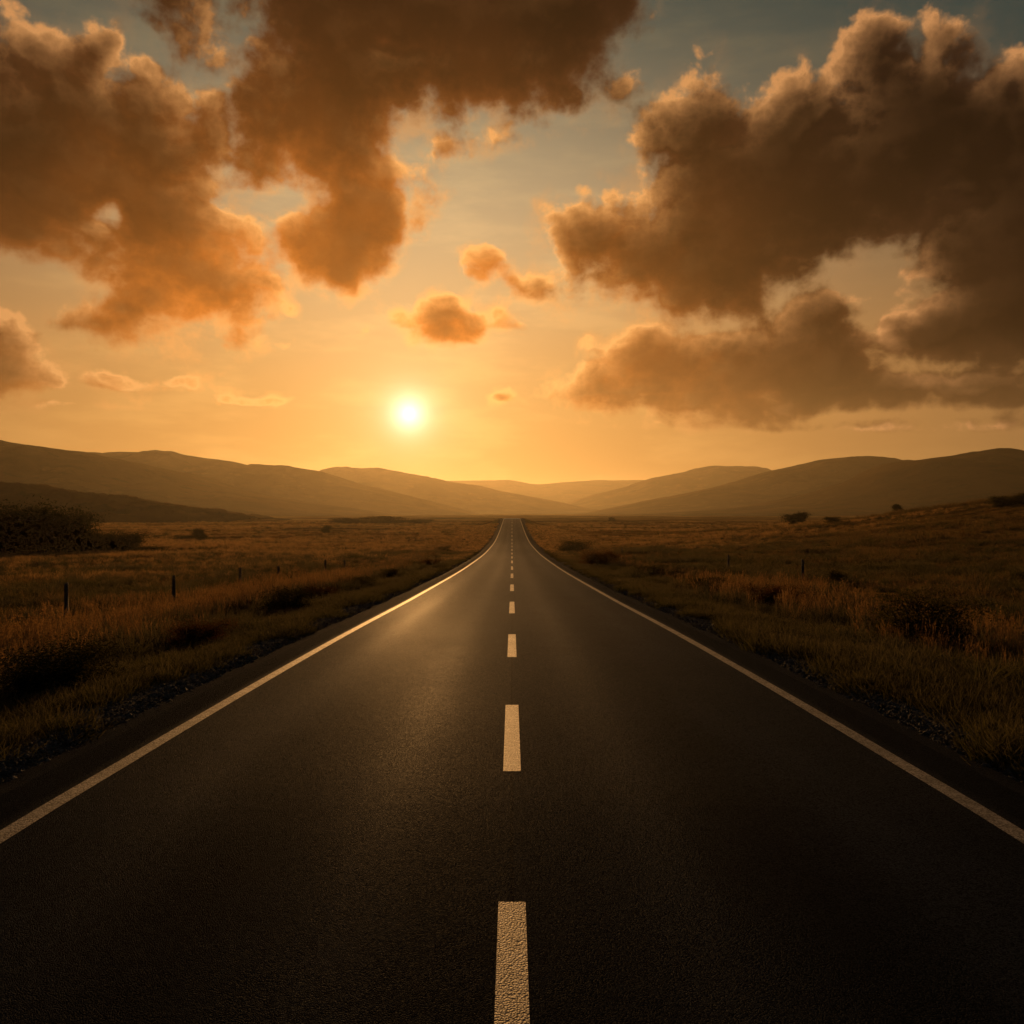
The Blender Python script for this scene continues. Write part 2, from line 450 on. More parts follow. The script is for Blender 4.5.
def mat_asphalt():
    m, T, b = material('asphalt')
    P = T.n('ShaderNodeNewGeometry').outputs['Position']
    x, y, z = T.sep(P)
    vo = T.n('ShaderNodeTexVoronoi', feature='F1'); T.put(vo.inputs['Vector'], P)
    vo.inputs['Scale'].default_value = 120; vo.inputs['Randomness'].default_value = 1
    stone = vo.outputs['Color']
    sr, sg, sb = T.sep(stone)
    big = T.noise(T.xyz(x, T.m('MULTIPLY', y, .12), 0), 1.1, 5, .6)
    blot = T.noise(P, .55, 5, .6)
    ax = T.m('ABSOLUTE', x)
    # polished wheel paths in each lane, dark oil strip between them
    def band(c, w):
        return T.m('EXPONENT', T.m('MULTIPLY', T.m('POWER', T.m('ABSOLUTE', T.m('DIVIDE', T.m('SUBTRACT', ax, c), w)), 2.0), -1.0))
    wheel = T.m('ADD', band(.95, .34), band(2.55, .36))
    oil = band(1.75, .35)
    seam = T.m('LESS_THAN', T.m('ABSOLUTE', T.m('ADD', x, T.m('MULTIPLY', T.m('SUBTRACT', big, .5), .06))), .012)
    v = T.ramp(big, .25, .75, .75, 1.25, 'LINEAR')
    v = T.m('MULTIPLY', v, T.ramp(blot, .3, .7, .82, 1.18, 'LINEAR'))
    v = T.m('MULTIPLY', v, T.m('MULTIPLY_ADD', wheel, .35, .9))
    v = T.m('MULTIPLY', v, T.m('MULTIPLY_ADD', oil, -.28, 1.0))
    v = T.m('MULTIPLY', v, T.ramp(sr, 0, 1, .35, 1.6, 'LINEAR'))
    shoulder = T.ramp(ax, 3.58, 3.72)                # dusty older surface outside the edge lines
    v = T.m('MULTIPLY', v, T.m('MULTIPLY_ADD', shoulder, -.35, 1.0))
    v = T.m('MULTIPLY', v, T.m('MULTIPLY_ADD', seam, -.5, 1.0))
    shade = T.v('SCALE', (.0130, .0165, .0215), scale=v)
    rough = T.m('MULTIPLY_ADD', wheel, -.05, .56)
    rough = T.m('MULTIPLY_ADD', shoulder, .15, rough)
    rough = T.m('ADD', rough, T.m('MULTIPLY', T.m('SUBTRACT', sg, .5), .20))
    rough = T.m('ADD', rough, T.m('MULTIPLY', T.m('SUBTRACT', blot, .5), .06))
    hgt = T.m('ADD', T.m('MULTIPLY', vo.outputs['Distance'], -40.0), T.m('MULTIPLY', sb, .8))
    nrm = bump(T, hgt, .40, .003)
    # dull stone with a weak sheen that grows towards grazing angles
    geo = T.n('ShaderNodeNewGeometry')
    c = T.m('ABSOLUTE', T.v('DOT_PRODUCT', geo.outputs['True Normal'], geo.outputs['Incoming']))
    fres = T.m('POWER', T.m('SUBTRACT', 1.0, c), 7.5)
    far = T.m('POWER', T.m('SUBTRACT', 1.0, c), 120.0)
    fres = T.m('MULTIPLY_ADD', far, 3.2, fres)
    fac = T.m('MULTIPLY', T.m('MULTIPLY_ADD', fres, .105, .0015), T.m('MULTIPLY_ADD', shoulder, -.45, 1.0))
    fac = T.m('MULTIPLY', fac, T.ramp(sr, 0, 1, .45, 1.55, 'LINEAR'))
    d = T.n('ShaderNodeBsdfDiffuse'); gl = T.n('ShaderNodeBsdfGlossy'); mx = T.n('ShaderNodeMixShader')
    T.put(d.inputs['Color'], shade); T.put(d.inputs['Normal'], nrm)
    T.put(gl.inputs['Color'], (.85, .85, .85)); T.put(gl.inputs['Roughness'], rough); T.put(gl.inputs['Normal'], nrm)
    T.put(mx.inputs[0], fac)
    T.t.links.new(d.outputs[0], mx.inputs[1]); T.t.links.new(gl.outputs[0], mx.inputs[2])
    out = m.node_tree.nodes['Material Output']; m.node_tree.nodes.remove(b)
    T.t.links.new(mx.outputs[0], out.inputs['Surface'])
    return m

def mat_paint():
    m, T, b = material('road_paint')
    P = T.n('ShaderNodeNewGeometry').outputs['Position']
    vo = T.n('ShaderNodeTexVoronoi', feature='F1'); T.put(vo.inputs['Vector'], P)
    vo.inputs['Scale'].default_value = 85
    sr, sg, sb = T.sep(vo.outputs['Color'])
    wear = T.noise(P, 9, 5, .65)
    w = T.m('ADD', T.m('MULTIPLY', sr, .55), T.m('MULTIPLY', wear, .9))
    chips = T.ramp(T.noise(P, 26, 4, .7), .60, .66)
    k = T.m('MAXIMUM', T.ramp(w, .52, .90), chips)                       # worn aggregate shows through
    paint = T.mix(T.ramp(T.noise(P, 2.2, 4, .6), .3, .7), (.26, .25, .235), (.38, .365, .34))
    T.put(b.inputs['Base Color'], T.mix(T.m('MULTIPLY', k, .8), paint, (.055, .050, .045)))
    b.inputs['Roughness'].default_value = .6
    b.inputs['Specular IOR Level'].default_value = .12
    T.put(b.inputs['Normal'], bump(T, T.m('MULTIPLY', vo.outputs['Distance'], -60.0), .28, .003))
    return m

def mat_ground():
    m, T, b = material('meadow_soil')
    P = T.n('ShaderNodeNewGeometry').outputs['Position']
    x, y, z = T.sep(P)
    ax = T.m('ABSOLUTE', x)
    n1 = T.noise(P, .018, 6, .6); n2 = T.noise(P, .12, 6, .62); n3 = T.noise(P, 1.3, 6, .65)
    far = T.noise(T.xyz(T.m('MULTIPLY', x, .35), y, 0), .011, 5, .65)
    c = T.mix(T.ramp(n2, .36, .64), (.095, .052, .015), (.27, .15, .04))
    c = T.mix(T.m('MULTIPLY', T.ramp(n1, .52, .66), .75), c, (.055, .052, .016))
    c = T.mix(T.m('MULTIPLY', T.ramp(far, .50, .60), .65), c, (.42, .25, .075))
    c = T.mix(T.m('MULTIPLY', T.ramp(far, .46, .38), .7), c, (.05, .034, .011))
    c = T.v('SCALE', c, scale=T.ramp(n3, .25, .75, .55, 1.35, 'LINEAR'))
    # short roadside turf, then grit beside the asphalt
    edge = T.m('ADD', ax, T.m('MULTIPLY', T.m('SUBTRACT', T.noise(P, .9, 5, .65), .5), 1.1))
    edge = T.m('ADD', edge, T.m('MULTIPLY', T.m('MAXIMUM', T.m('SUBTRACT', y, 600.0), 0.0), .2))
    turf = T.mix(T.ramp(n3, .35, .65), (.085, .072, .026), (.20, .14, .05))
    c = T.mix(T.ramp(edge, 9.2, 7.4), c, turf)
    vo = T.n('ShaderNodeTexVoronoi', feature='F1'); T.put(vo.inputs['Vector'], P); vo.inputs['Scale'].default_value = 45
    grit = T.v('SCALE', (.065, .062, .058), scale=T.ramp(T.sep(vo.outputs['Color'])[0], 0, 1, .4, 1.8, 'LINEAR'))
    c = T.mix(T.ramp(edge, 5.7, 5.15), c, grit)
    T.put(b.inputs['Base Color'], c)
    b.inputs['Roughness'].default_value = 1.0
    b.inputs['Specular IOR Level'].default_value = 0.0
    T.put(b.inputs['Normal'], bump(T, T.m('ADD', T.m('MULTIPLY', n3, 1.0), T.m('MULTIPLY', n2, 4.0)), .9, .35))
    return m

def mat_hill():
    m, T, b = material('moorland')
    P = T.n('ShaderNodeNewGeometry').outputs['Position']
    x, y, z = T.sep(P)
    n1 = T.noise(P, .0045, 6, .62); n2 = T.noise(P, .03, 6, .65)
    c = T.mix(T.ramp(n1, .40, .60), (.042, .030, .013), (.10, .058, .023))
    c = T.mix(T.m('MULTIPLY', T.ramp(n2, .55, .68), .6), c, (.028, .030, .014))
    c = T.mix(T.m('MULTIPLY', T.ramp(T.noise(P, .012, 5, .7), .56, .62), .7), c, (.12, .072, .028))
    T.put(b.inputs['Base Color'], c)
    b.inputs['Roughness'].default_value = 1.0
    b.inputs['Specular IOR Level'].default_value = 0.0
    T.put(b.inputs['Normal'], bump(T, n2, .7, 8.0))
    return m

def mat_leafy(name, dark, light, trans, scale=1.5, tint_tip=None, patch=None):
    """foliage and grass: diffuse with some light coming through the blades"""
    m, T, b = material(name)
    m.node_tree.nodes.remove(b)
    out = m.node_tree.nodes['Material Output']
    P = T.n('ShaderNodeNewGeometry').outputs['Position']
    oi = T.n('ShaderNodeObjectInfo').outputs['Random']
    f = T.m('ADD', T.m('MULTIPLY', T.noise(P, scale, 3, .6), .9), T.m('MULTIPLY', oi, .5))
    c = T.mix(T.ramp(f, .35, .95), dark, light)
    if patch:
        c = T.mix(T.m('MULTIPLY', T.ramp(T.noise(P, .16, 4, .6), .46, .62), .8), c, patch)
    if tint_tip:
        at = T.n('ShaderNodeAttribute', attribute_name='along').outputs['Fac']
        c = T.mix(T.ramp(at, .35, 1.0), c, tint_tip)
    d = T.n('ShaderNodeBsdfDiffuse'); t = T.n('ShaderNodeBsdfTranslucent'); mx = T.n('ShaderNodeMixShader')
    T.put(d.inputs[0], c); T.put(t.inputs[0], T.v('MULTIPLY', c, trans))
    mx.inputs[0].default_value = .58
    T.t.links.new(d.outputs[0], mx.inputs[1]); T.t.links.new(t.outputs[0], mx.inputs[2])
    T.t.links.new(mx.outputs[0], out.inputs['Surface'])
    return m

def mat_wood():
    m, T, b = material('weathered_wood')
    P = T.n('ShaderNodeTexCoord').outputs['Object']
    n = T.noise(T.v('MULTIPLY', P, (30, 30, 2)), 1.0, 6, .65)
    T.put(b.inputs['Base Color'], T.mix(T.ramp(n, .3, .7), (.030, .024, .020), (.085, .070, .058)))
    b.inputs['Roughness'].default_value = .85
    T.put(b.inputs['Normal'], bump(T, n, .6, .01))
    return m

M_ASPHALT, M_PAINT, M_GROUND, M_HILL, M_WOOD = mat_asphalt(), mat_paint(), mat_ground(), mat_hill(), mat_wood()

# ------------------------------------------------------------------ ground sheet, road, markings
def axis(near, step, far, growth):
    v = list(np.arange(0, near, step)); s = step
    while v[-1] < far:
        s *= growth; v.append(v[-1] + s)
    return np.array(v)
xa = axis(20, .36, 9500, 1.075); xs = np.concatenate([-xa[:0:-1], xa])
ya = axis(45, .5, 9500, 1.035); ys = np.concatenate([-np.geomspace(.6, 250, 26)[::-1], ya])
X, Y = np.meshgrid(xs, ys)
Z = land(X, Y)
ground = obj('ground', mesh_from('ground', np.stack([X, Y, Z], -1).reshape(-1, 3), grid_faces(len(ys), len(xs)), M_GROUND, True))
tag(ground, 'rough golden brown moorland grass on both sides of the road', 'ground', kind='structure')

def strip(name, x0, x1, y0, y1, dz, mat, nx=2, step=None, thick=0.0):
    """a band of the road surface that follows its rise and fall"""
    yy = [y0]
    while yy[-1] < y1:
        yy.append(yy[-1] + (step or max(.5, min(6, abs(yy[-1]) * .03 + .4))))
    yy[-1] = y1
    xx = np.linspace(x0, x1, nx)
    X, Y = np.meshgrid(xx, np.array(yy))
    Z = road_z(Y) - .016 * np.abs(X) + dz
    return mesh_from(name, np.stack([X, Y, Z], -1).reshape(-1, 3), grid_faces(len(yy), nx), mat, True)

road = obj('road', strip('road', -HALF, HALF, -30, 700, 0, M_ASPHALT, 25))
tag(road, 'straight two lane asphalt road dipping then rising to a crest', 'road', kind='structure')
# ragged broken edge of the asphalt
co_ = np.empty(len(road.data.vertices) * 3, np.float32); road.data.vertices.foreach_get('co', co_); co_ = co_.reshape(-1, 3)
e = np.abs(co_[:, 0]) > HALF - .01
co_[e, 0] += np.sign(co_[e, 0]) * fbm(co_[e, 1] / .55, co_[e, 0], 4, 4, .7) * .05
co_[e, 2] -= .06
road.data.vertices.foreach_set('co', co_.ravel()); road.data.update()

for s in (-1, 1):
    o = obj('edge_line', strip('edge_line', s * 3.5 - .075, s * 3.5 + .075, -30, 690, .004, M_PAINT), road)
    o['kind'] = 'structure'
# far end and near end of each centre dash, read off the photograph
DASH = [(-9.5, -6.0), (1.4, 4.99), (7.62, 10.55), (14.75, 18.35), (24.0, 29.0), (35.5, 41.0), (48.5, 55), (62, 69), (77, 85),
        (93, 101), (110, 118), (127, 136), (146, 156), (166, 177), (188, 200), (212, 225), (238, 252), (266, 281), (296, 312),
        (328, 344), (360, 376), (392, 408)]
for y0, y1 in DASH:
    o = obj('centre_dash', strip('centre_dash', -.075, .075, y0, y1, .004, M_PAINT, step=.5), road)
    o['kind'] = 'structure'

# ------------------------------------------------------------------ hills
def hill(label, D, pts, front, back, seed, rough=1.0, scrub=0.0):
    px = np.array([p[0] for p in pts], float); py = np.array([p[1] for p in pts], float)
    xs_ = (px - 512) / F_PX * D; hs = CAM_Z + (512 - py) / F_PX * D
    n = 900 if scrub else 320
    x = np.linspace(xs_[0], xs_[-1], n)
    crest = hermite(xs_, hs, x)
    g0 = -7.0
    H = np.maximum(crest - g0, 0)
    t = np.concatenate([-np.linspace(1, 0, 56) ** 1.3, np.linspace(0, 1, 22)[1:]])
    Yo = np.where(t < 0, t * front, t * back)
    P = np.where(t < 0, np.cos(np.clip(-t, 0, 1) * np.pi / 2) ** 1.6, np.cos(np.clip(t, 0, 1) * np.pi / 2) ** 1.2)
    XX, TT = np.meshgrid(x, t); YY = D + Yo[:, None] + fbm(x / (D * .12), x * 0, 3, seed)[None, :] * front * .12 * (1 - np.abs(TT))
    sc_ = D / 1500.0
    away = np.clip(np.abs(TT) * 5, 0, 1)
    gul = fbm(XX / (60 * sc_), YY / (150 * sc_), 4, seed + 7) * .10 * H[None, :] * away * (1 - np.abs(TT)) * rough
    ZZ = g0 + H[None, :] * P[:, None] + gul + fbm(XX / (9 * sc_), YY / (9 * sc_), 3, seed + 3) * .30 * sc_ * np.minimum(1, H[None, :] / (20 * sc_)) * rough
    if scrub:
        ZZ = ZZ + scrub * np.clip(fbm(XX / 7, YY / 7, 3, seed + 30), 0, 1) ** .7 * np.minimum(1, H[None, :] / 8)
    me = mesh_from('hill', np.stack([XX, YY, ZZ], -1).reshape(-1, 3), grid_faces(len(t), n), M_HILL, True)
    return tag(obj('hill', me), label, 'hill', 'hills ringing the valley', 'structure')

hill('low dark ridge nearest the road on the left, behind the thicket', 540,
     [(-420, 470), (-200, 474), (0, 484), (31, 486.5), (60, 492), (110, 498), (140, 503), (200, 511.5), (262, 519)], 150, 160, 1, .8, 2.2)
hill('long brown hill sloping down from the left edge of the photo', 1500,
     [(-700, 418), (-400, 424), (-200, 431), (0, 442), (51, 448), (89, 454.5), (127, 462), (180, 474), (240, 490), (300, 501), (390, 515)], 620, 500, 2)
hill('rounded hill with a flat top just behind the long left hill', 2300,
     [(-60, 500), (40, 468), (89, 455), (115, 452), (170, 452), (190, 456), (240, 463), (260, 467), (291, 468.5), (320, 473), (362, 485), (403, 494), (433, 502), (480, 514)], 700, 600, 3)
hill('hazy golden hill directly under the sun', 3600,
     [(220, 505), (270, 490), (321, 473), (341, 469), (372, 468), (412, 473.7), (443, 481), (480, 487), (520, 495), (560, 503), (620, 514)], 900, 800, 4)
hill('faintest farthest ridge seen beyond the end of the road', 6000,
     [(330, 505), (390, 489), (443, 481.5), (494, 481), (508, 481), (538, 485), (564, 483), (607, 481), (645, 481), (700, 486), (760, 495), (850, 512)], 1400, 1000, 5, .6)
hill('domed hazy hill right of the road, farthest of the right hand hills', 4200,
     [(540, 513), (590, 496), (630, 486), (645, 481), (663, 476.5), (683, 472), (716, 465.5), (740, 465.5), (764, 472), (820, 486), (880, 500), (950, 513)], 1000, 900, 6)
hill('middle hill of the right hand row with a broad rounded summit', 2600,
     [(580, 514), (640, 502), (690, 492), (740, 481), (764, 473), (789, 467), (827, 459), (845, 458), (871, 460), (902, 464), (960, 475), (1040, 490), (1160, 512)], 800, 700, 7)
hill('dark hill rising to the right edge of the photo', 1700,
     [(620, 516), (740, 508), (800, 498), (858, 481), (880, 472), (902, 463.5), (929, 458.5), (962, 454.6), (995, 450), (1024, 451.6), (1150, 446), (1400, 452), (1800, 470)], 620, 600, 8)

# ------------------------------------------------------------------ haze
def build_haze():
    x0, x1, y0, y1, z0, z1 = -9900, 9900, -400, 9900, -9.0, 232
    v = [(x, y, z) for x in (x0, x1) for y in (y0, y1) for z in (z0, z1)]
    f = [(0, 1, 3, 2), (4, 6, 7, 5), (0, 4, 5, 1), (2, 3, 7, 6), (0, 2, 6, 4), (1, 5, 7, 3)]
    m = bpy.data.materials.new('haze_air'); m.use_nodes = True
    nt = m.node_tree; nt.nodes.clear()
    o = nt.nodes.new('ShaderNodeOutputMaterial'); pv = nt.nodes.new('ShaderNodeVolumePrincipled')
    pv.inputs['Color'].default_value = (.95, .86, .62, 1)
    pv.inputs['Density'].default_value = HAZE_D
    pv.inputs['Anisotropy'].default_value = HAZE_G
    pv.inputs['Density Attribute'].default_value = ''
    nt.links.new(pv.outputs[0], o.inputs['Volume'])
    return tag(obj('haze', mesh_from('haze', v, f, m)), 'golden evening haze filling the valley and fading the hills', 'haze', kind='stuff')
HAZE_D, HAZE_G = 5.6e-5, .66
build_haze()
# ------------------------------------------------------------------ grasses
M_GOLD = mat_leafy('dry_grass', (.021, .0205, .012), (.056, .050, .030), (.85, .85, .7), .5, (.118, .098, .058), (.024, .035, .016))
M_HAY = mat_leafy('meadow_hay', (.16, .105, .048), (.36, .230, .105), (.95, .85, .65), .08, (.48, .31, .15), (.12, .105, .045))
M_STRAW = mat_leafy('seed_heads', (.12, .086, .048), (.24, .172, .095), (1.0, .78, .5), 2.0)
M_TURF = mat_leafy('verge_turf', (.018, .022, .010), (.050, .051, .021), (1.0, .95, .6), .8, (.076, .068, .030))
M_FOLI = mat_leafy('shrub_leaves', (.016, .017, .007), (.045, .042, .015), (.9, .8, .4), 1.2)
M_RUST = mat_leafy('autumn_leaves', (.030, .020, .009), (.085, .048, .018), (1.0, .7, .4), 1.2)

M_SHADED = mat_leafy('shaded_grass', (.050, .036, .018), (.135, .092, .044), (.9, .85, .65), .15, (.19, .130, .064), (.050, .050, .021))  # field grass darkened in colour for cloud shade and vignetting

def blades(n, rad, l0, l1, wid, lean, droop, rg, seg=3):
    """curved tapering blades growing from a disc; returns vertices, quads and position along the blade"""
    V, Fq, A = [], [], []
    for _ in range(n):
        a = rg.uniform(0, 2 * math.pi); r = rad * math.sqrt(rg.uniform())
        b = np.array([r * math.cos(a), r * math.sin(a), -.04])
        az = a + rg.normal(0, .9); L = rg.uniform(l0, l1)
        dirh = np.array([math.cos(az), math.sin(az), 0]); side = np.array([-math.sin(az), math.cos(az), 0])
        tw = rg.uniform(-1.2, 1.2)
        side = side * math.cos(tw) + dirh * math.sin(tw)
        ln = abs(rg.normal(lean, .12)); dr = abs(rg.normal(droop, droop * .5))
        base = len(V)
        for k in range(seg + 1):
            t = k / seg
            p = b + np.array([0, 0, 1]) * L * (t - .35 * dr * t * t) + dirh * L * (ln * t + dr * t * t)
            w = wid * (1 - t) ** .7 * .5 + .0012
            V += [p - side * w, p + side * w]; A += [t, t]
        for k in range(seg):
            q = base + 2 * k
            Fq.append((q, q + 1, q + 3, q + 2))
    return V, Fq, A

def seed_stalks(n, rad, l0, l1, rg):
    V, Fq = [], []
    for _ in range(n):
        a = rg.uniform(0, 2 * math.pi); r = rad * math.sqrt(rg.uniform())
        az = rg.uniform(0, 2 * math.pi); L = rg.uniform(l0, l1); ln = abs(rg.normal(.14, .10))
        b = np.array([r * math.cos(a), r * math.sin(a), 0]); dirh = np.array([math.cos(az), math.sin(az), 0])
        def at(t):
            return b + np.array([0, 0, L * t]) + dirh * L * ln * t * t
        sd = np.array([-math.sin(az), math.cos(az), 0])
        for k in range(3):
            p, q = at(k / 3), at((k + 1) / 3)
            i = len(V); V += [p - sd * .0022, p + sd * .0022, q + sd * .0018, q - sd * .0018]; Fq.append((i, i + 1, i + 2, i + 3))
        for k in range(11):                     # feathery head
            t = .80 + .22 * k / 10
            c = at(t) + rg.normal(0, .010, 3); w = .012 * math.sin(math.pi * (k + 1) / 12.5) + .003
            u = rg.normal(0, 1, 3); u /= np.linalg.norm(u)
            z = np.array([dirh[0] * .4, dirh[1] * .4, 1.0]) + rg.normal(0, .35, 3); z /= np.linalg.norm(z)
            i = len(V); V += [c - u * w, c - z * w * .4 + u * 0, c + u * w, c + z * w * 2.6]; Fq.append((i, i + 1, i + 2, i + 3))
    return V, Fq

def tuft_mesh(name, parts):
    V, Fq, A, MI, mats = [], [], [], [], []
    for v, f, a, m in parts:
        o = len(V); V += list(v); Fq += [tuple(o + i for i in q) for q in f]
        A += list(a) if a is not None else [1.0] * len(v)
        if m not in mats: mats.append(m)
        MI += [mats.index(m)] * len(f)
    me = mesh_from(name, V, Fq)
    for m in mats: me.materials.append(m)
    me.polygons.foreach_set('material_index', np.array(MI, np.int32))
    at = me.attributes.new('along', 'FLOAT', 'POINT'); at.data.foreach_set('value', np.array(A, np.float32))
    return me

def tuft_collection(name, meshes):
    c = bpy.data.collections.new(name)
    for me in meshes:
        c.objects.link(bpy.data.objects.new(me.name, me))
    return c

rg = np.random.default_rng(5)
TALL = tuft_collection('tall_grass_tufts', [tuft_mesh('tall_grass_tuft', [
    (*blades(34, .22, .38, .85, .012, .16, .30, rg, 4), M_GOLD), (*seed_stalks(7, .2, .70, 1.12, rg), None, M_STRAW)]) for _ in range(5)])
MID = tuft_collection('tussock_tufts', [tuft_mesh('tussock_tuft', [
    (*blades(55, .20, .22, .52, .011, .25, .40, rg, 3), M_GOLD if k < 4 else M_TURF)]) for k in range(6)])
SHORT = tuft_collection('turf_tufts', [tuft_mesh('turf_tuft', [
    (*blades(40, .20, .05, .20, .008, .35, .40, rg, 2), M_TURF), (*blades(9, .2, .12, .30, .006, .3, .3, rg, 2), M_GOLD)]) for _ in range(5)])
FARG = tuft_collection('field_tufts', [tuft_mesh('field_tuft', [
    (*blades(42, .55, .22, .62, .040, .25, .40, rg, 2), M_HAY if k < 4 else M_TURF)]) for k in range(5)])

def scatter_group(coll):
    g = bpy.data.node_groups.new('scatter_' + coll.name, 'GeometryNodeTree')
    g.interface.new_socket('Geometry', in_out='INPUT', socket_type='NodeSocketGeometry')
    g.interface.new_socket('Geometry', in_out='OUTPUT', socket_type='NodeSocketGeometry')
    N, L = g.nodes, g.links
    gi, go = N.new('NodeGroupInput'), N.new('NodeGroupOutput')
    ci = N.new('GeometryNodeCollectionInfo'); ci.inputs['Collection'].default_value = coll
    ci.inputs['Separate Children'].default_value = True; ci.inputs['Reset Children'].default_value = True
    ip = N.new('GeometryNodeInstanceOnPoints'); ip.inputs['Pick Instance'].default_value = True
    def named(n, t):
        a = N.new('GeometryNodeInputNamedAttribute'); a.data_type = t; a.inputs['Name'].default_value = n
        return a.outputs['Attribute']
    L.new(gi.outputs[0], ip.inputs['Points']); L.new(ci.outputs[0], ip.inputs['Instance'])
    L.new(named('pick', 'INT'), ip.inputs['Instance Index'])
    L.new(named('turn', 'FLOAT_VECTOR'), ip.inputs['Rotation'])
    L.new(named('size', 'FLOAT_VECTOR'), ip.inputs['Scale'])
    L.new(ip.outputs[0], go.inputs[0])
    return g

def scatter(name, label, coll, x, y, size, lean=.15):
    z = land(x, y)
    n = len(x)
    if name == 'gravel':
        z = np.maximum(z + .02, np.where(np.abs(x) < 4.40, road_z(y) - .016 * np.abs(x) - .04, -99))
    me = bpy.data.meshes.new(name); me.vertices.add(n)
    me.vertices.foreach_set('co', np.stack([x, y, z - .02], -1).astype(np.float32).ravel())
    a = me.attributes.new('pick', 'INT', 'POINT'); a.data.foreach_set('value', rng.integers(0, len(coll.objects), n).astype(np.int32))
    a = me.attributes.new('turn', 'FLOAT_VECTOR', 'POINT')
    a.data.foreach_set('vector', np.stack([rng.normal(0, lean, n), rng.normal(0, lean, n), rng.uniform(0, 6.283, n)], -1).astype(np.float32).ravel())
    a = me.attributes.new('size', 'FLOAT_VECTOR', 'POINT')
    s = size * rng.uniform(.75, 1.25, n)
    a.data.foreach_set('vector', np.stack([s, s, s * rng.uniform(.8, 1.2, n)], -1).astype(np.float32).ravel())
    o = obj(name, me)
    md = o.modifiers.new('scatter', 'NODES'); md.node_group = scatter_group(coll)
    print(name, n)
    return tag(o, label, 'gravel' if name == 'gravel' else 'grass', kind='stuff')

def sample(n, x0, x1, y0, y1, pw, dens):
    """points thinning out with distance, kept where dens(x, y) exceeds a random number, on both sides of the road"""
    y = y0 + (y1 - y0) * rng.uniform(0, 1, n) ** pw
    x = rng.uniform(x0, x1, n) * rng.choice([-1, 1], n)
    k = (rng.uniform(0, 1, n) < dens(x, y)) & (np.abs(x) < .75 * y + 9)
    return x[k], y[k]

def clump(x, y, s, seed, lo, hi):
    return np.clip((fbm(x / s, y / s, 3, seed) - lo) / (hi - lo), 0, 1)

x, y = sample(52000, 7.3, 20, 2.5, 150, 1.7, lambda x, y:
              sstep(7.6, 10.0, np.abs(x) + fbm(x / 3, y / 4, 2, 2) * 1.3) * (1 - .75 * sstep(13, 19, np.abs(x))) * (.25 + .75 * clump(x, y, 2.6, 21, -.5, .5)) * np.where(x > 0, .42, 1))
scatter('tall_grass', 'tall golden seed grass along the verges by the fence posts', TALL, x, y, np.where(x > 0, .66, .78) * (1 - .52 * sstep(11, 14, np.abs(x))) * (1 - .4 * sstep(40, 60, y)) + .22 * vnoise(x / 4, y / 5, 8))
x, y = sample(60000, 6.6, 48, 3, 120, 1.5, lambda x, y: sstep(6.5, 8.2, np.abs(x)) * (.10 + .9 * clump(x, y, 3.5, 41, -.35, .7)) * (1 - .55 * sstep(18, 45, np.abs(x))))
scatter('tussock_grass', 'brown tussock grass clumps in the fields beside the road', MID, x, y, 1.05 + .35 * vnoise(x / 5, y / 5, 18))
xf, yf = sample(16000, 4.9, 16, 90, 330, 1.2, lambda x, y: np.ones(len(x)))
x, y = sample(75000, 4.55, 9.5, 1.5, 130, 1.6, lambda x, y: sstep(4.6, 5.2, np.abs(x) + .5 * fbm(x / .8, y / 1.2, 2, 61)) * (1 - sstep(8, 9.5, np.abs(x))))
scatter('verge_turf', 'short olive turf between the asphalt edge and the tall grass', SHORT, x, y, 1.0 + .4 * vnoise(x / 2, y / 2, 28))
verge_far = (xf, yf)
def fields(x, y):
    return (.10 + .9 * clump(x, y, 4.5, 81, -.4, .6)) * sstep(13, 18, np.abs(x))
HAYC = tuft_collection('hay_tufts', [tuft_mesh('hay_tuft', [
    (*blades(50, .32, .20, .55, .018, .25, .40, rg, 2), M_HAY if k < 4 else M_GOLD)]) for k in range(6)])
SHADEDC = tuft_collection('shaded_tufts', [tuft_mesh('shaded_tuft', [
    (*blades(50, .32, .18, .50, .018, .25, .40, rg, 2), M_SHADED if k < 5 else M_TURF)]) for k in range(6)])
x, y = sample(66000, 13, 85, 12, 190, 1.3, fields)
x = np.concatenate([x, verge_far[0]]); y = np.concatenate([y, verge_far[1]])
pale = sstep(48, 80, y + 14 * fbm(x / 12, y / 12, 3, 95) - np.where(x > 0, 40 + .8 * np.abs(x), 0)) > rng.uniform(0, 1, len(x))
low = 1 - .5 * np.exp(-((np.abs(x) - 14) / 4.5) ** 2)
low = np.where(np.abs(x) < 13, .62, low)
scatter('field_grass', 'dry pale grass of the farther fields on both sides', HAYC, x[pale], y[pale], (low * (1.0 + .35 * vnoise(x / 6, y / 6, 88)))[pale])
pale = ~pale  # near and right-hand fields: the copy with shade in its colour
scatter('shaded_grass', 'field grass coloured darker for shade behind the fence posts and on the right slope', SHADEDC, x[pale], y[pale], (low * (1.0 + .35 * vnoise(x / 6, y / 6, 88)))[pale])
x, y = sample(70000, 12, 260, 95, 460, 1.25, lambda x, y: (.04 + .96 * clump(x * .5, y, 14, 71, -.1, .8)) * sstep(12, 20, np.abs(x)))
slope = (x > 22) & (y < 210 - 20 * vnoise(x / 15, y / 15, 99))  # the rise takes the same grass with shade in its colour
sz = 1.1 + .4 * vnoise(x / 9, y / 9, 38)
scatter('meadow_grass', 'patchy pale grass tufts across the distant fields', FARG, x[~slope], y[~slope], sz[~slope], .1)
scatter('shaded_rise_grass', 'grass coloured darker for shade over the top of the right hand rise', SHADEDC, x[slope], y[slope], 1.7 * sz[slope], .1)

